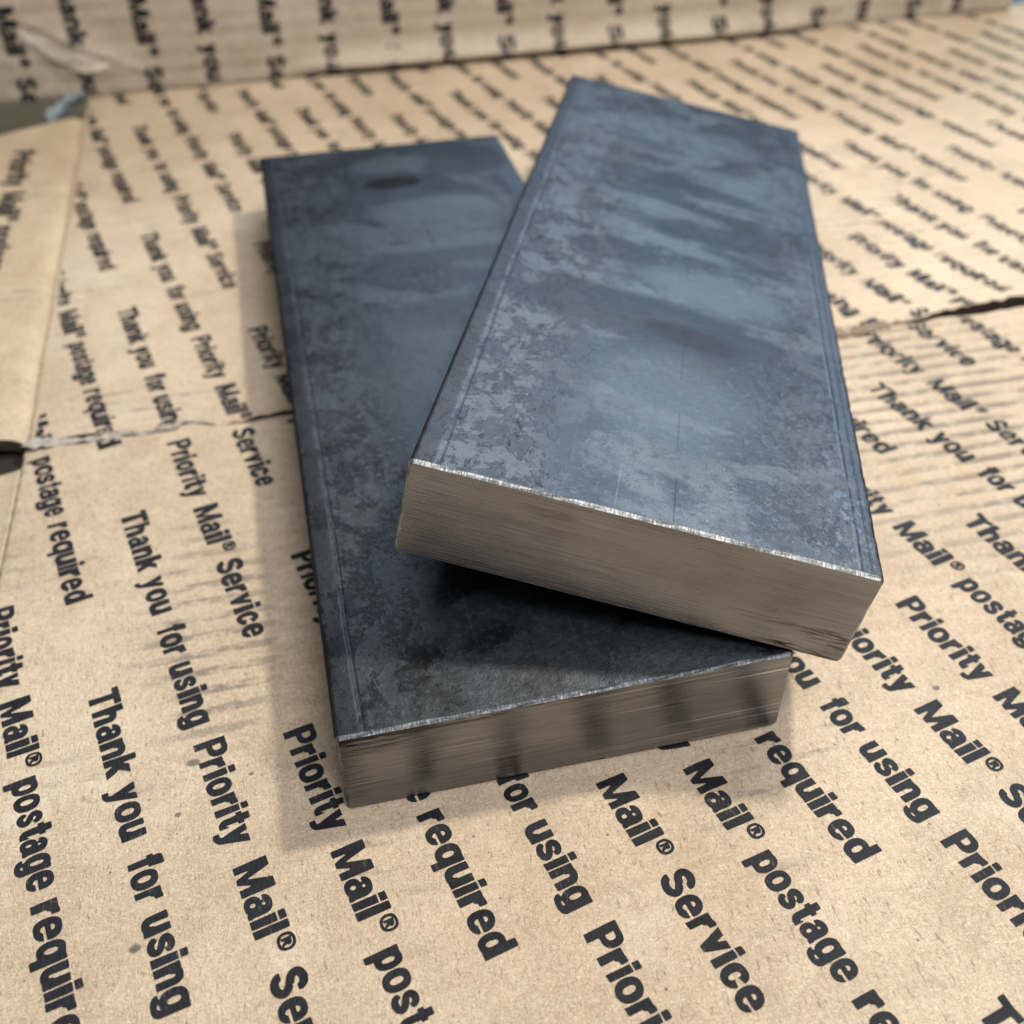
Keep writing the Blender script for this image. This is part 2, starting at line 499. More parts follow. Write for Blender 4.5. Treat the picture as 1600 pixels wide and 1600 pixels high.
M_FRONT = kraft("kraft_front_panel", 0.0)
M_BACK = kraft("kraft_back_panel", 4.0, (1.03, 1.03, 1.03))
M_SIDE = kraft("kraft_side_panel", 9.0, (1.0, .99, .93))
M_WALL = kraft("kraft_upright_box", 14.0, (.84, .90, .98), wall=True)
M_INK = ink("black_flexo_ink")
M_TORN = plain("torn_paper_fibre", (.36, .32, .27), .9, 0, .8, 60)
M_RAW_SHADE = plain("shaded_board_core", (.05, .034, .02), .9, 0, .8, 60)  # torn core, darkened so its colour carries the shade of the slit
M_INNER_SHADE = plain("shaded_inner_board", (.02, .014, .010), .9, 0, .3, 30)  # near black: darkness inside the slit painted into the board colour
M_TABLE = plain("olive_bench", (.165, .120, .058), 1.0, 0, .2, 8)
M_LOW = scale_steel("mill_scale_lower", 1.0, False)
M_UP = scale_steel("mill_scale_upper", 2.6, True)
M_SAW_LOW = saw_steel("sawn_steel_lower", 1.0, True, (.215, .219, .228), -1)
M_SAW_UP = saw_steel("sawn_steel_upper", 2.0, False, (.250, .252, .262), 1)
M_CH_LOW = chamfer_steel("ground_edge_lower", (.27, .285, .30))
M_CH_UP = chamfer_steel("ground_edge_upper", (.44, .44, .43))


# ------------------------------------------------------------------ board relief
def relief(x, y):
    amp = .50 + .6 * sstep(-.1, .5, fbm(x * .9 + 3, y * 1.1, 5, 3))
    amp = amp + 1.2 * sstep(1.3, 2.0, x) * sstep(-.1, .9, y) * (1 - sstep(3.2, 3.8, y))
    amp = amp + .5 * np.exp(-((y - 1.55) / .25) ** 2)
    ph = y + .010 * fbm(x * 1.3, y * .7, 9, 2)
    h = .0019 * amp * np.cos(2 * np.pi * ph / CORR)
    h = h + .010 * fbm(x * .8, y * .8, 21, 3) * (1 - .8 * np.exp(-(((x - .6) / 1.1) ** 2 + ((y - 1.4) / 2.0) ** 2)))
    h = h + .0016 * fbm(x * 6, y * 6, 31, 3)
    # dents and small scars
    for (dx, dy, r, d) in ((-.02, .48, .022, .006), (-.30, .55, .03, .002), (1.9, .9, .06, .005), (.30, -.42, .03, .002),
                           (1.30, .65, .05, .003), (-.12, .02, .05, .002)):
        h = h - d * np.exp(-(((x - dx) ** 2 + (y - dy) ** 2) / r ** 2))
    # crease running down the right of the front panel
    cx = .80 + .05 * y + .02 * vnoise(y * 5, y * 0, 3)
    h = h + .0022 * np.exp(-((x - cx) / .025) ** 2) * (1 - sstep(-.1, .1, y))
    return h - .0035


def seam_f(x):      # torn top edge of the front panel
    return 1.515 + .012 * vnoise(x * 9, 0 * x, 41) + .006 * vnoise(x * 31, 0 * x, 42) + .03 * sstep(1.5, 2.1, x) - .02 * np.exp(-((x + .6) / .15) ** 2)


def seam_b(x):      # lower edge of the back panel
    open_l = 1 - sstep(-.62, -.45, x)
    return seam_f(x) + .009 + .010 * np.abs(vnoise(x * 11, 0 * x, 51)) + .005 * vnoise(x * 34, 0 * x, 52) + .020 * open_l + .034 * sstep(2.05, 2.5, x)


def left_edge(y):
    return -.838 - .012 * sstep(2.0, 4.6, y) + .010 * np.exp(-((y - 1.4) / .4) ** 2) + .004 * vnoise(y * 3, 0 * y, 61)


def h_front(x, y):
    e = seam_f(x) - y
    lift = .012 * np.exp(-np.maximum(e, 0) / .10) * (sstep(-.9, -.75, x) * (1 - sstep(-.35, -.1, x)) + .4 * sstep(1.9, 2.3, x))
    return relief(x, y) + lift - .002 * np.exp(-np.maximum(e, 0) / .02)


def h_back(x, y):
    e = y - seam_b(x)
    lift = .014 * np.exp(-np.maximum(e, 0) / .12) * (1 - sstep(-.5, -.3, x)) * sstep(-1, -.7, x) + .020 * np.exp(-np.maximum(e, 0) / .16) * sstep(2.0, 2.5, x)
    le = np.maximum(x - left_edge(y), 0)
    return relief(x, y) + lift - .010 * np.exp(-le / .05)


def grid_panel(name, fx, fy, nu, nv, hf, mat, parent, thick=.04):
    """fx(u,v), fy(u,v) plan position; relief top, torn skirt and underside"""
    u = np.linspace(0, 1, nu); v = np.linspace(0, 1, nv)
    Ug, Vg = np.meshgrid(u, v)
    Y = fy(Ug, Vg); X = fx(Ug, Vg, Y)
    Y = fy(Ug, Vg) if fy.__code__.co_argcount == 2 else fy(Ug, Vg, X)
    Z = hf(X, Y)
    top = np.stack([X, Y, Z], -1).reshape(-1, 3)
    i = np.arange(nv - 1)[:, None] * nu + np.arange(nu - 1)[None, :]
    F = np.stack([i, i + 1, i + nu + 1, i + nu], -1).reshape(-1, 4)
    rim = np.concatenate([np.arange(nu), np.arange(1, nv) * nu + nu - 1, (nv - 1) * nu + np.arange(nu - 2, -1, -1), np.arange(nv - 2, 0, -1) * nu])
    base = len(top)
    bot = top[rim].copy(); bot[:, 2] -= thick
    k = len(rim)
    j = np.arange(k); j2 = (j + 1) % k
    SF = np.stack([rim[j], base + j, base + j2, rim[j2]], -1)
    V = np.concatenate([top, bot])
    faces = np.concatenate([F, SF]).tolist()
    faces.append([base + int(q) for q in j])
    o = mesh_obj(name, V, faces, mat, parent)
    o.data.materials.append(M_RAW_SHADE)
    mi = np.zeros(len(faces), int); mi[len(F):] = 1
    o.data.polygons.foreach_set("material_index", mi)
    sm = np.ones(len(faces), bool); sm[len(F):] = False
    o.data.polygons.foreach_set("use_smooth", sm)
    return o


# ------------------------------------------------------------------ lettering: every glyph built as a field, cut into small cells
CELL = .037
XH, ST, TH = .73, .235, .165       # x height, stem, thin


class G:
    def __init__(self, wdt, lo=-.30, hi=1.06):
        self.w = wdt
        xs = np.arange(-.08, wdt + .10, CELL); ys = np.arange(lo, hi + CELL, CELL)
        self.X, self.Y = np.meshgrid(xs, ys)
        self.f = np.full(self.X.shape, -9.0)

    def box(s, x0, y0, x1, y1):
        return np.minimum(np.minimum(s.X - x0, x1 - s.X), np.minimum(s.Y - y0, y1 - s.Y))

    def ell(s, cx, cy, rx, ry, n=2.35):
        dx = np.abs(s.X - cx) / rx; dy = np.abs(s.Y - cy) / ry
        r = (dx ** n + dy ** n) ** (1 / n)
        return (1 - r) * min(rx, ry)

    def ring(s, cx, cy, rx, ry, tx, ty):
        return np.minimum(s.ell(cx, cy, rx, ry), -s.ell(cx, cy, rx - tx, ry - ty))

    def poly(s, pts):
        f = None
        n = len(pts)
        for i in range(n):
            (x0, y0), (x1, y1) = pts[i], pts[(i + 1) % n]
            l = math.hypot(x1 - x0, y1 - y0)
            d = ((x1 - x0) * (s.Y - y0) - (y1 - y0) * (s.X - x0)) / l
            f = d if f is None else np.minimum(f, d)
        return f

    def path(s, pts, t):
        best = np.full(s.X.shape, 9.0)
        for (x0, y0), (x1, y1) in zip(pts[:-1], pts[1:]):
            dx, dy = x1 - x0, y1 - y0
            if dx * dx + dy * dy < 1e-9: continue
            q = np.clip(((s.X - x0) * dx + (s.Y - y0) * dy) / (dx * dx + dy * dy), 0, 1)
            best = np.minimum(best, np.hypot(s.X - x0 - q * dx, s.Y - y0 - q * dy))
        return t / 2 - best

    def add(s, *fs):
        for f in fs: s.f = np.maximum(s.f, f)
        return s

    def cut(s, *fs):
        for f in fs: s.f = np.minimum(s.f, -f)
        return s


def arc(cx, cy, rx, ry, a0, a1, n=14):
    return [(cx + rx * math.cos(R(a0 + (a1 - a0) * i / n)), cy + ry * math.sin(R(a0 + (a1 - a0) * i / n))) for i in range(n + 1)]


def make_glyphs():
    D = {}
    g = G(.74); g.add(g.box(0, .80, .74, 1.0), g.box(.245, 0, .495, .9)); D['T'] = g
    g = G(.76); g.add(g.box(0, 0, .26, 1.0),
                      np.minimum(np.maximum(g.ring(.42, .685, .34, .315, .235, .16), g.box(.1, .84, .42, 1.0)), g.box(.2, .34, 1, 1.2)),
                      g.box(.1, .37, .42, .53)); g.cut(g.box(.26, .53, .42, .84)); D['P'] = g
    g = G(1.0); g.add(g.box(0, 0, .215, 1), g.box(.785, 0, 1.0, 1),
                      g.poly([(.03, 1), (.42, -.001), (.56, -.001), (.27, 1)]), g.poly([(.44, -.001), (.58, -.001), (.97, 1), (.73, 1)])); D['M'] = g
    # S built from a spine
    sp = arc(.375, .735, .245, .165, 12, 180, 14) + arc(.375, .735, .245, .20, 180, 245, 5) + [(.46, .49)] + arc(.375, .275, .275, .20, 60, 0, 5) + arc(.375, .28, .275, .18, 0, -170, 14)
    g = G(.77); g.add(g.path(sp, .215)); g.cut(g.box(.45, .55, .9, .70), g.box(-.2, .30, .32, .40) * 1.0); D['S'] = g

    def arch(g, x0=0.0, w=.66):
        cx = x0 + w * .53
        a = np.minimum(g.ring(cx, .43, w * .47, .32, ST, .175), g.box(x0, .43, x0 + 1, 1))
        g.add(a, g.box(x0 + w - ST, 0, x0 + w, .435))

    g = G(.66); g.add(g.box(0, 0, ST, 1)); arch(g); D['h'] = g
    g = G(.66); g.add(g.box(0, 0, ST, XH)); arch(g); D['n'] = g
    g = G(.66); a = np.minimum(g.ring(.31, .30, .31, .32, ST, .175), g.box(-1, -1, 1, .30))
    g.add(a, g.box(0, .295, ST, XH), g.box(.66 - ST, 0, .66, XH)); D['u'] = g
    g = G(.47); g.add(g.box(0, 0, ST, XH), np.minimum(np.minimum(g.ring(.40, .36, .33, .39, .22, .20), g.box(.1, .42, .455, .8)), g.box(0, 0, .455, .755))); D['r'] = g
    g = G(.24); g.add(g.box(0, 0, .24, XH), g.box(0, .82, .24, 1.0)); D['i'] = g
    g = G(.24); g.add(g.box(0, 0, .24, 1)); D['l'] = g
    g = G(.70); g.add(g.ring(.35, XH / 2, .35, XH / 2 + .018, .225, .155)); D['o'] = g
    g = G(.68)
    g.add(g.ring(.34, XH / 2, .34, XH / 2 + .018, .215, .15), g.box(.12, .315, .60, .44))
    g.cut(g.box(.40, .205, .80, .315)); D['e'] = g
    g = G(.66); g.add(g.ring(.34, XH / 2, .34, XH / 2 + .018, .225, .155)); g.cut(g.poly([(.42, .29), (.8, .22), (.8, .52), (.42, .45)])); D['c'] = g
    # a
    g = G(.66)
    g.add(np.minimum(g.ring(.345, .475, .295, .275, .22, .15), np.maximum(g.box(0, .48, 1, 1), 0 * g.X - 1)),
          g.box(.41, .04, .64, .50), g.ring(.28, .215, .28, .235, .195, .13), g.box(.54, .0, .66, .12), g.box(.25, .35, .45, .46))
    g.cut(g.box(-.1, .44, .22, .54)); D['a'] = g
    g = G(.68); g.add(g.box(0, 0, ST, 1), g.poly([(.15, .25), (.32, .25), (.66, XH), (.37, XH)]), g.poly([(.22, .38), (.40, 0), (.69, 0), (.38, .52)])); D['k'] = g
    g = G(.68); g.add(g.poly([(0, XH), (.24, 0), (.44, 0), (.25, XH)]), g.poly([(.24, 0), (.44, 0), (.68, XH), (.43, XH)])); D['v'] = g
    g = G(.68); g.add(g.poly([(0, XH), (.245, -.02), (.45, -.02), (.25, XH)]), g.poly([(.20, -.16), (.40, -.16), (.68, XH), (.43, XH)]),
                      g.path([(.06, -.175), (.20, -.18), (.30, -.13), (.33, -.06)], .17)); g.cut(g.box(-.2, -.4, .055, .0)); D['y'] = g
    g = G(.45); g.add(g.box(.09, 0, .325, .86), g.box(0, .575, .43, XH), g.box(.22, .855, .45, 1.0), g.ell(.235, .86, .15, .145), np.minimum(g.ring(.36, .74, .27, .27, .235, .17), np.minimum(g.box(-1, .74, .44, 2), g.box(-1, 0, .44, 1.005)))); D['f'] = g
    g = G(.44); g.add(g.box(.10, .2, .335, .94), g.box(0, .58, .43, XH), np.minimum(g.ring(.38, .25, .28, .26, .235, .17), np.minimum(g.box(-1, -1, .44, .25), g.box(-1, -.005, .44, 1)))); D['t'] = g
    sp = arc(.315, .535, .20, .115, 15, 180, 12) + arc(.315, .535, .20, .14, 180, 240, 4) + [(.38, .355)] + arc(.32, .205, .215, .14, 62, 0, 5) + arc(.32, .205, .215, .125, 0, -168, 12)
    g = G(.63); g.add(g.path(sp, .175)); D['s'] = g
    g = G(.70); g.add(g.ring(.325, .355, .325, .385, .215, .155), g.box(.70 - ST, .0, .70, XH)); g.cut(g.box(.1, -.02, .2, -.01)); 
    g.add(g.box(.70 - ST, -.08, .70, .2), np.minimum(g.ring(.36, -.04, .34, .235, .22, .145), g.box(-.05, -1, 1, -.055))); D['g'] = g
    g = G(.70); g.add(g.box(0, -.25, ST, XH), g.ring(.375, XH / 2, .325, XH / 2 + .018, .215, .155)); D['p'] = g
    g = G(.70); g.add(g.box(.70 - ST, -.25, .70, XH), g.ring(.325, XH / 2, .325, XH / 2 + .018, .215, .155)); D['q'] = g
    g = G(.70); g.add(g.box(.70 - ST, 0, .70, 1), g.ring(.325, XH / 2, .325, XH / 2 + .018, .215, .155)); D['d'] = g
    # registered sign, thin ring with a small R, raised
    global CELL
    keep = CELL; CELL = .026
    g = G(.50); cx, cy = .25, .78
    g.add(g.ring(cx, cy, .25, .25, .055, .055), g.box(.155, .655, .215, .905),
          np.minimum(g.ring(.255, .835, .095, .072, .055, .045), g.box(.2, .7, .5, 1)), g.box(.18, .86, .26, .907), g.box(.18, .765, .26, .808),
          g.poly([(.235, .79), (.30, .655), (.37, .655), (.30, .80)]))
    g.cut(g.box(.215, .81, .25, .86)); D['®'] = g
    CELL = keep
    out = {}
    rs = np.random.RandomState(5)
    for ch, g in D.items():
        f = g.f + .017 + .007 * fbm(g.X * 9 + ord(ch) % 31, g.Y * 9, 77, 2)
        X, Y = g.X, g.Y
        vid = {}; V = []; F = []

        def vert(x, y):
            k = (round(x, 5), round(y, 5))
            if k not in vid:
                vid[k] = len(V); V.append(k)
            return vid[k]
        ny, nx = f.shape
        ins = f > 0
        for j in range(ny - 1):
            for i in range(nx - 1):
                c = [(j, i), (j, i + 1), (j + 1, i + 1), (j + 1, i)]
                m = [ins[q] for q in c]
                if not any(m): continue
                P = []
                for a in range(4):
                    p, q = c[a], c[(a + 1) % 4]
                    if m[a]: P.append(vert(X[p], Y[p]))
                    if m[a] != m[(a + 1) % 4]:
                        t = f[p] / (f[p] - f[q])
                        t = min(max(t, .02), .98)
                        P.append(vert(X[p] + t * (X[q] - X[p]), Y[p] + t * (Y[q] - Y[p])))
                if len(P) >= 3: F.append(P)
        out[ch] = (g.w, np.array(V), F)
    return out


GL = make_glyphs()
LINE_A = [("Thank", 0, .262), ("you", .298, .143), ("for", .498, .105), ("using", .636, .210), ("Priority", .903, .290), ("Mail", 1.248, .170), ("®", 1.430, .034), ("Service", 1.504, .305)]
LINE_B = [("Priority", 0, .290), ("Mail", .341, .170), ("®", .523, .034), ("postage", .589, .292), ("required", .918, .350)]
CAP = .0695
TRACK = .085


def cam_px(P):
    from mathutils import Euler
    Rm = np.array(Euler(CAM_ROT, 'XYZ').to_matrix())
    q = (P - np.array(CAM_LOC)) @ Rm
    z = np.maximum(-q[:, 2], 1e-3)
    return np.stack([.5 + CAM_F * q[:, 0] / z, .5 - CAM_F * q[:, 1] / z], 1), q[:, 2] < 0


def lay_line(words, place, parent, keep=None, scale=1.0, seed=0):
    """place(u, v) -> 3D points (n,3) for offsets along and above the baseline; one mesh for one printed line"""
    Vs = []; Fs = []; base = 0
    for wd, off, length in words:
        nat = sum(GL[c][0] for c in wd) + TRACK * (len(wd) - 1)
        sx = length * 1.01 / (nat * CAP)
        if wd == '®': sx = 1.0
        pen = 0.0
        for c in wd:
            gw, V, F = GL[c]
            u = (off + (pen + V[:, 0]) * CAP * sx) * scale
            v = V[:, 1] * CAP * scale
            pen += gw + TRACK
            P = place(u, v)
            px, ok = cam_px(P)
            if not ok.any(): continue
            if px[:, 0].max() < -.10 or px[:, 0].min() > 1.10 or px[:, 1].max() < -.12 or px[:, 1].min() > 1.10: continue
            m = np.ones(len(P), bool) if keep is None else keep(P)
            if not m.any(): continue
            Vs.append(P)
            for f in F:
                if all(m[q] for q in f): Fs.append([q + base for q in f])
            base += len(P)
    if not Fs: return None
    return mesh_obj("printed_line", np.concatenate(Vs), Fs, M_INK, parent)


ANG = R(-77.0)
DU = np.array([math.cos(ANG), math.sin(ANG)]); DV = np.array([.974, .225])
LIFT = .0011


def lattice(front, hf, parent, keep):
    for k in range(-3, 30):
        fam = k % 4
        start = (-.58, -1.22, -.26, -.837)[fam] + .15 * math.floor(k / 4)
        vv = (-.455 + .1945 * k) if front else (-.452 + .1985 * k)
        if not front: start -= .004 * k
        kind = 'A' if fam < 2 else 'B'
        pos = start; seq = []
        kd = kind
        while pos > -6.5:
            seq.append((kd, pos))
            pos -= 1.61 if kd == 'A' else 2.14
            kd = 'B' if kd == 'A' else 'A'
        pos = start; kd = kind
        while pos < 2.5:
            if pos != start: seq.append((kd, pos))
            pos += 2.14 if kd == 'A' else 1.61
            kd = 'B' if kd == 'A' else 'A'
        for kd, st in seq:
            def place(u, v, st=st):
                a = st + u; b = vv + v
                x = DU[0] * a + DV[0] * b
                y = DU[1] * a + DV[1] * b
                return np.stack([x, y, hf(x, y) + LIFT], 1)
            lay_line(LINE_A if kd == 'A' else LINE_B, place, parent, keep)


# ================================================================== bench and box
n_ = 2
bench = mesh_obj("bench_top", [(-6, -4, -.62), (9, -4, -.62), (9, 10, -.62), (-6, 10, -.62)], [[0, 1, 2, 3]], M_TABLE, smooth=False)
bench["kind"] = "structure"

box = empty("cardboard_box", (0, 0, 0), "flattened tan mailing box printed with black postage wording, slit across, lying under the steel bars", "cardboard box")

YB = 4.92


def fx_main(U, V, Y):
    return left_edge(Y) + U * (5.3 - left_edge(Y))


front = grid_panel("front_panel",
                   lambda U, V, Y: fx_main(U, V, Y),
                   lambda U, V: -1.3 + V * (1.515 + 1.3),
                   560, 270, h_front, M_FRONT, box)
# pull the seam row in to the torn outline
def reshape_seam(o, hf, fn, top):
    me = o.data
    co = np.empty(len(me.vertices) * 3); me.vertices.foreach_get("co", co); co = co.reshape(-1, 3) / S
    n_top = 560 * (270 if top else 330)
    x = co[:n_top, 0]; y = co[:n_top, 1]
    if top:
        t = (y + 1.3) / (1.515 + 1.3); ny = -1.3 + t * (fn(x) + 1.3)
    else:
        t = (YB - y) / (YB - 1.56); ny = YB - t * (YB - fn(x))
    nx = x
    z = hf(nx, ny)
    skx = co[n_top:, 0]; sky = co[n_top:, 1]
    if top:
        t2 = (sky + 1.3) / (1.515 + 1.3); sny = -1.3 + t2 * (fn(skx) + 1.3)
    else:
        t2 = (YB - sky) / (YB - 1.56); sny = YB - t2 * (YB - fn(skx))
    co[n_top:, 2] = hf(skx, sny) - .045
    co[n_top:, 1] = sny
    co[:n_top, 1] = ny; co[:n_top, 2] = z
    me.vertices.foreach_set("co", (co * S).ravel())
    me.update()


reshape_seam(front, h_front, seam_f, True)
back = grid_panel("back_panel",
                  lambda U, V, Y: fx_main(U, V, Y),
                  lambda U, V: 1.56 + V * (YB - 1.56),
                  560, 330, h_back, M_BACK, box)
reshape_seam(back, h_back, seam_b, False)

lattice(True, h_front, front, lambda P: (P[:, 1] < seam_f(P[:, 0]) - .004) & (P[:, 0] > left_edge(P[:, 1]) + .012))
lattice(False, h_back, back, lambda P: (P[:, 1] > seam_b(P[:, 0]) + .004) & (P[:, 0] > left_edge(P[:, 1]) + .020) & (P[:, 1] < 4.88))

# side panels beyond the crease
def h_sideb(x, y):
    e = np.maximum(left_edge(y) - x, 0)
    return relief(x, y) * .6 + .030 - .034 * np.exp(-e / .022) + .02 * (1 - np.exp(-e / .4)) - .010


def h_sidef(x, y):
    e = np.maximum(left_edge(y) - x, 0)
    return relief(x, y) * .6 - .004 - .020 * (1 - np.exp(-e / .05))


side_b = grid_panel("side_panel",
                    lambda U, V, Y: -2.3 + U * (left_edge(Y) - .001 + 2.3) ,
                    lambda U, V: 1.555 + .008 * vnoise(U * 12, V * 0, 71) * (1 - V) + V * (3.46 + .88 * U - 1.555 + .012 * vnoise(U * 9, V * 0, 72)),
                    150, 200, h_sideb, M_SIDE, box)
side_f = grid_panel("side_panel",
                    lambda U, V, Y: -2.3 + U * (left_edge(Y) - .003 + 2.3),
                    lambda U, V: -.4 + V * (1.43 + .4),
                    120, 120, h_sidef, M_SIDE, box)
side_b["label"] = "back side panel raised a little at its crease"


def place_left(u, v):
    y = 3.90 - u; x = -1.125 + v + .01 * u
    return np.stack([x, y, h_sideb(x, y) + LIFT], 1)


lay_line(LINE_B, place_left, side_b, lambda P: P[:, 1] > 1.6, 1.36)

# board layer seen down in the slit, the slit's shade put into its colour
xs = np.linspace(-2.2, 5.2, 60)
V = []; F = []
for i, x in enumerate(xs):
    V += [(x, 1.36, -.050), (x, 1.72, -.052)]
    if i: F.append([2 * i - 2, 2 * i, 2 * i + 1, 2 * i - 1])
mesh_obj("inner_flap", V, F, M_INNER_SHADE, box)

# torn white liner paper curling along the slit at the left
def torn_strip(x0, x1, yfun, wfun, z0, seed, name="torn_paper", mat=M_TORN):
    n = max(8, int((x1 - x0) / .007)); m = 9
    V = []; F = []
    for i in range(n):
        x = x0 + (x1 - x0) * i / (n - 1)
        env = math.sin(math.pi * i / (n - 1)) ** .4
        wv = float(wfun(x)) * env * (1 + .5 * float(vnoise(x * 40, 0, seed)) + .3 * float(vnoise(x * 95, 0, seed + 1)))
        y0 = float(yfun(x))
        for j in range(m):
            t = j / (m - 1)
            y = y0 + wv * (t - .35) * (1 + .25 * float(vnoise(x * 60, t * 3, seed + 2)))
            z = z0 * .6 + .004 * math.sin(math.pi * t) + .014 * float(fbm(x * 26, t * 2.6, seed + 3, 4))
            V.append((x, y, z + float(h_front(np.array(x), np.array(min(y, 1.5)))) * .5))
        if i:
            for j in range(m - 1):
                a = (i - 1) * m + j
                F.append([a, a + m, a + m + 1, a + 1])
    o = mesh_obj(name, V, F, mat, box)
    md = o.modifiers.new("thickness", 'SOLIDIFY'); md.thickness = .003 * S
    return o


torn_strip(-.80, -.42, lambda x: seam_f(x) + .012, lambda x: .046 - .06 * (x + .8), .010, 201)
torn_strip(-.84, -.70, lambda x: seam_f(x) + .008, lambda x: .060, .010, 211)
torn_strip(-.47, -.27, lambda x: seam_f(x) + .012, lambda x: .018, .006, 221)
torn_strip(1.62, 2.20, lambda x: seam_f(x) + .010, lambda x: .060, -.004, 241, "torn_core", plain("stained_core", (.17, .12, .08), .9, 0, .6, 40))

# ================================================================== upright box behind
wallbox = empty("upright_box", (0, 4.665, -.004), "tan cardboard box with black printed columns standing upright behind the steel bars, out of focus", "cardboard box")
wallbox.rotation_euler = (0, 0, .028)
WX0, WX1, WZ1 = -1.9, 4.66, 1.25
YW = 4.70


def wall_y(x, z):
    lip = .075 * sstep(.15, .7, x) * (1 - sstep(3.1, 3.4, x))
    b = -lip * np.exp(-((z - .052) / .045) ** 2)
    b = b + .006 * sstep(.02, .0, z) + lip * .5 * sstep(.03, .0, z)
    corr = .0022 * np.cos(2 * np.pi * z / .085) * (.6 + .6 * fbm(x * 1.2, z * 2, 301, 2))
    r = b + corr + .012 * fbm(x * .9, z * 1.3, 305, 3)
    # torn and creased corner at the left
    cr = np.exp(-(((x + .80) / .20) ** 2 + ((z - .27) / .17) ** 2))
    r = r - .022 * cr * (1 + .8 * np.sin((x * 9 + z * 14)))
    d = (z - .34) - (-.55) * (x + .95)
    r = r - .010 * np.exp(-(d / .02) ** 2) * np.exp(-((x + .75) / .3) ** 2)
    return r


nx, nz = 420, 110
Xg, Zg = np.meshgrid(np.linspace(WX0, WX1, nx), np.linspace(.004, WZ1, nz))
Zs = Zg + (1 - Zg / WZ1) * (.010 * fbm(Xg * 1.5, 0 * Xg, 311, 2))
Vw = np.stack([Xg, wall_y(Xg, Zg), Zs], -1).reshape(-1, 3)
i = np.arange(nz - 1)[:, None] * nx + np.arange(nx - 1)[None, :]
Fw = np.stack([i, i + 1, i + nx + 1, i + nx], -1).reshape(-1, 4).tolist()
wf = mesh_obj("wall", Vw, Fw, M_WALL, wallbox)
wf.name = "face_panel"
# other walls of the box, so that it is a solid thing
mesh_obj("end_panel", [(WX1, .006, .004), (WX1, 1.5, .004), (WX1, 1.5, WZ1), (WX1, .006, WZ1)], [[0, 1, 2, 3]], M_WALL, wallbox, False)
mesh_obj("end_panel", [(WX0, .006, .004), (WX0, 1.5, .004), (WX0, 1.5, WZ1), (WX0, .006, WZ1)], [[3, 2, 1, 0]], M_WALL, wallbox, False)
mesh_obj("rear_panel", [(WX0, 1.5, .004), (WX1, 1.5, .004), (WX1, 1.5, WZ1), (WX0, 1.5, WZ1)], [[3, 2, 1, 0]], M_WALL, wallbox, False)
mesh_obj("top_panel", [(WX0, .006, WZ1), (WX1, .006, WZ1), (WX1, 1.5, WZ1), (WX0, 1.5, WZ1)], [[0, 1, 2, 3]], M_WALL, wallbox, False)
mesh_obj("base_panel", [(WX0, .014, .004), (WX1, .014, .004), (WX1, 1.5, .004), (WX0, 1.5, .004)], [[3, 2, 1, 0]], M_INNER_SHADE, wallbox, False)


def wall_line(x0, z0):
    def place(u, v):
        x = x0 + v + .015 * u
        z = z0 - u
        y = wall_y(x, z) - .0022
        return np.stack([x, y + YW - YW, z], 1)
    def keep(P): return (P[:, 2] > .010) & (P[:, 2] < WZ1 - .02)
    # place for culling is in box space: shift by the box position
    Vs = []; Fs = []; base = 0
    for wd, off, length in LINE_A:
        nat = sum(GL[c][0] for c in wd) + TRACK * (len(wd) - 1)
        sx = length / (nat * CAP) if wd != '®' else 1
        pen = 0
        for c in wd:
            gw, V, F = GL[c]
            P = place((off + (pen + V[:, 0]) * CAP * sx) * 1.33, V[:, 1] * CAP * 1.33)
            pen += gw + TRACK
            m = keep(P)
            if not m.any() or P[:, 2].min() > .75: continue
            Vs.append(P)
            for f in F:
                if all(m[q] for q in f): Fs.append([q + base for q in f])
            base += len(P)
    if Fs: mesh_obj("printed_line", np.concatenate(Vs), Fs, M_INK, wf)


for k in range(-2, 17):
    x = -.875 + .3185 * k
    if k % 2 == 0: wall_line(x + .005, .615)
    else: wall_line(x - .01, 2.128)

# pale torn liner flap on the upright box
V = []; F = []
nn, mm = 26, 14
for i in range(nn):
    for j in range(mm):
        s = i / (nn - 1); t = j / (mm - 1)
        x = -1.10 + .44 * s
        zt = .37 - .10 * s - .20 * max(0, s - .45) + .012 * math.sin(s * 9)
        zb = zt - .14 * math.sin(math.pi * min(1, s * 1.05)) ** .7 - .004
        z = zb + (zt - zb) * t
        y = float(wall_y(np.array(x), np.array(z))) - .006 - .022 * t ** 3 * math.sin(math.pi * s)
        V.append((x, y, z))
    if i:
        for j in range(mm - 1):
            a = (i - 1) * mm + j
            F.append([a, a + mm, a + mm + 1, a + 1])
o = mesh_obj("lifted_liner", V, F, plain("pale_liner", (.66, .58, .48), .8, 0, .3, 30), wallbox)


# ================================================================== steel bars
def section(Wd, H, r, inset=0.0, step=.0085):
    x0, x1, z0, z1 = inset, Wd - inset, inset, H - inset
    r = max(r - inset, .003)
    P = []
    for cx, cz, a0 in ((x1 - r, z1 - r, 90), (x1 - r, z0 + r, 0), (x0 + r, z0 + r, -90), (x0 + r, z1 - r, 180)):
        # clockwise seen from -y: top right, bottom right, bottom left, top left
        for k in range(7):
            a = R(a0 - 90 * k / 6)
            P.append((cx + r * math.cos(a), cz + r * math.sin(a)))
    out = []
    nseg = {6: 110, 13: 26, 20: 110, 27: 26}
    for i in range(28):
        p = P[i]; q = P[(i + 1) % 28]
        n = nseg.get(i, 1)
        for k in range(n):
            t = k / n
            out.append((p[0] + (q[0] - p[0]) * t, p[1] + (q[1] - p[1]) * t))
    return np.array(out)


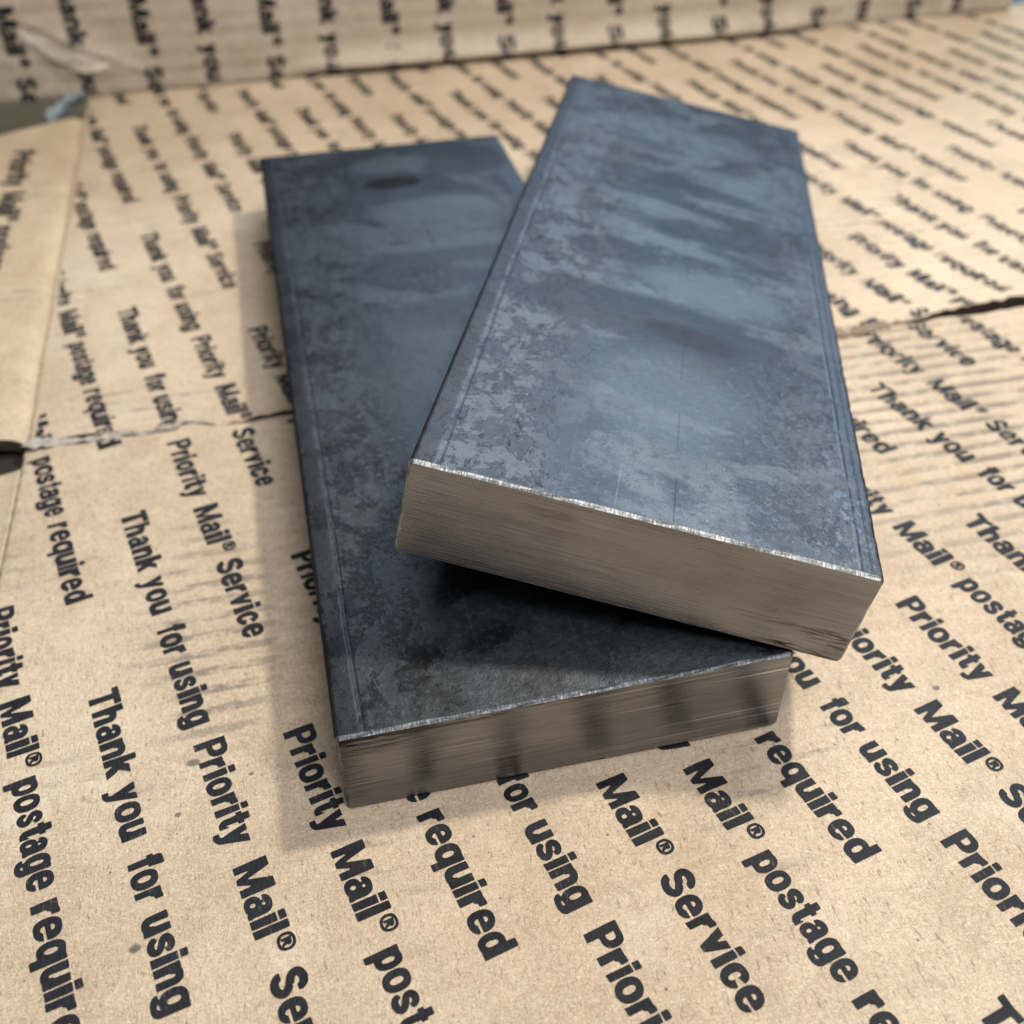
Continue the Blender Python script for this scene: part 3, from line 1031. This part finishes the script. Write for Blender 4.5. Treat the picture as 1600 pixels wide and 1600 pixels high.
def make_bar(name, label, loc, rot, m_scale, m_saw, m_ch, seed, radius, cham):
    L, Wd, H = 3.0, 1.0, .25
    t = empty(name, loc, label, "steel bar", "rectangular steel bars")
    t.rotation_euler = rot
    sec = section(Wd, H, radius); n = len(sec)
    ins = section(Wd, H, radius, cham)
    arcl = np.concatenate([[0], np.cumsum(np.hypot(*np.diff(sec, axis=0).T))])
    y0 = cham * (1 + .22 * vnoise(arcl * 14, 0 * arcl, seed) + .14 * vnoise(arcl * 60, 0 * arcl, seed + 1))
    ys = np.linspace(0, 1, 330)
    V = np.zeros((330, n, 3))
    c = np.array([Wd / 2, H / 2])
    corner = np.minimum(np.minimum(np.abs(sec[:, 0]), np.abs(Wd - sec[:, 0])), 1) < .022
    for k, s in enumerate(ys):
        Y = y0 + (L - 2 * y0) * s
        amp = np.where(corner, .0011, .0002)
        d = amp * (vnoise(arcl * 30, Y * 70, seed + 3) + .5 * vnoise(arcl * 60, Y * 22, seed + 4))
        nx_ = np.where(sec[:, 0] < .02, -1, np.where(sec[:, 0] > Wd - .02, 1, 0))
        nz_ = np.where(sec[:, 1] < .02, -1, np.where(sec[:, 1] > H - .02, 1, 0))
        V[k, :, 0] = sec[:, 0] + nx_ * np.minimum(d, 0)
        V[k, :, 1] = Y
        V[k, :, 2] = sec[:, 1] + nz_ * np.minimum(d, 0)
    idx = np.arange(329)[:, None] * n + np.arange(n)[None, :]
    idn = np.arange(329)[:, None] * n + ((np.arange(n) + 1) % n)[None, :]
    F = np.stack([idx, idx + n, idn + n, idn], -1).reshape(-1, 4)[:, ::-1]
    mesh_obj("bar_body", V.reshape(-1, 3), F, m_scale, t)
    for end in (0, 1):
        outer = V[0 if end == 0 else -1]
        yend = 0.0 if end == 0 else L
        mid = np.zeros((n, 3)); mid[:, 0] = ins[:, 0]; mid[:, 2] = ins[:, 1]; mid[:, 1] = yend
        rip = .0012 * vnoise(arcl * 45, 0 * arcl, seed + 9)
        half = (outer + mid) / 2; half[:, 1] += rip * (1 if end == 0 else -1)
        VV = np.concatenate([outer, half, mid])
        a = np.arange(n); b = (a + 1) % n
        FF = np.concatenate([np.stack([a, b, b + n, a + n], -1), np.stack([a + n, b + n, b + 2 * n, a + 2 * n], -1)])
        if end == 0: FF = FF[:, ::-1]
        mesh_obj("ground_edge", VV, FF, m_ch, t, False)
        # sawn face: fan to a centre line, flat
        cap = [tuple(q) for q in mid]
        f = list(range(n))
        mesh_obj("sawn_face", cap, [f if end == 1 else f[::-1]], m_saw, t, False)
    return t


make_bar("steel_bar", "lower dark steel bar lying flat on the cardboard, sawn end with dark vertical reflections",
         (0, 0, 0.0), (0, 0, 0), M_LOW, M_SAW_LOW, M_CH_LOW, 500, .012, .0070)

TH_, PX, PY, TI = -0.3904, -0.8337, 0.342, 0.204
from mathutils import Matrix, Vector
Rt = Matrix.Rotation(TI, 3, 'Y')
o_ = Vector((1, 0, .25 + .001)) + Rt @ Vector((PX, PY, 0))
Rf = Rt @ Matrix.Rotation(TH_, 3, 'Z')
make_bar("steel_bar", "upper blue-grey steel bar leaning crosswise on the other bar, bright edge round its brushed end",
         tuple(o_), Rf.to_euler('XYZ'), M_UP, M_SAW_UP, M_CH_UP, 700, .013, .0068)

# ================================================================== small things at the far corners
# crumpled clear wrap in the gap at the left
V = []; F = []
nn, mm = 60, 22
for i in range(nn):
    for j in range(mm):
        s = i / (nn - 1); t = j / (mm - 1)
        ax = -1.02 + .13 * s; ay = 4.36 + .30 * s
        off_ = (t - .5) * .075
        z = -.02 + .05 * math.sin(t * 7 + 2 * s) * .6 + .03 * float(fbm(s * 6, t * 5, 401, 3)) + .02 * s
        V.append((ax + off_ * .7, ay - off_ * .7, z))
    if i:
        for j in range(mm - 1):
            a = (i - 1) * mm + j
            F.append([a, a + mm, a + mm + 1, a + 1])
mp_ = plain("clear_wrap", (.22, .27, .28), .15, 0, .3, 25)
o = mesh_obj("plastic_wrap", V, F, mp_)
md = o.modifiers.new("thickness", 'SOLIDIFY'); md.thickness = .004 * S
o["label"] = "shiny crumpled strip of clear wrap in the gap beside the upright box"
o["category"] = "plastic wrap"

# pale blue bottle standing past the right end of the upright box
prof = [(0, 0), (.20, 0), (.22, .02), (.22, .80), (.20, .90), (.11, 1.0), (.09, 1.02), (.09, 1.06)]
cap_ = [(.10, 1.055), (.105, 1.06), (.105, 1.16), (.095, 1.175), (0, 1.175)]


def lathe(name, prof, mat, parent, n=40):
    V = []; F = []
    for (r, z) in prof:
        for k in range(n):
            a = 2 * math.pi * k / n
            V.append((r * math.cos(a), r * math.sin(a), z))
    for i in range(len(prof) - 1):
        for k in range(n):
            a = i * n + k; b = i * n + (k + 1) % n
            F.append([a, b, b + n, a + n])
    return mesh_obj(name, V, F, mat, parent)


bt = empty("bottle", (5.16, 5.16, -.62), "pale blue bottle cut by the top right corner, past the upright box", "bottle")
lathe("bottle_body", prof, plain("pale_blue_plastic", (.30, .52, .85), .3, 0, .05, 5), bt)
lathe("bottle_cap", cap_, plain("dark_cap", (.03, .03, .035), .5, 0, .05, 5), bt)
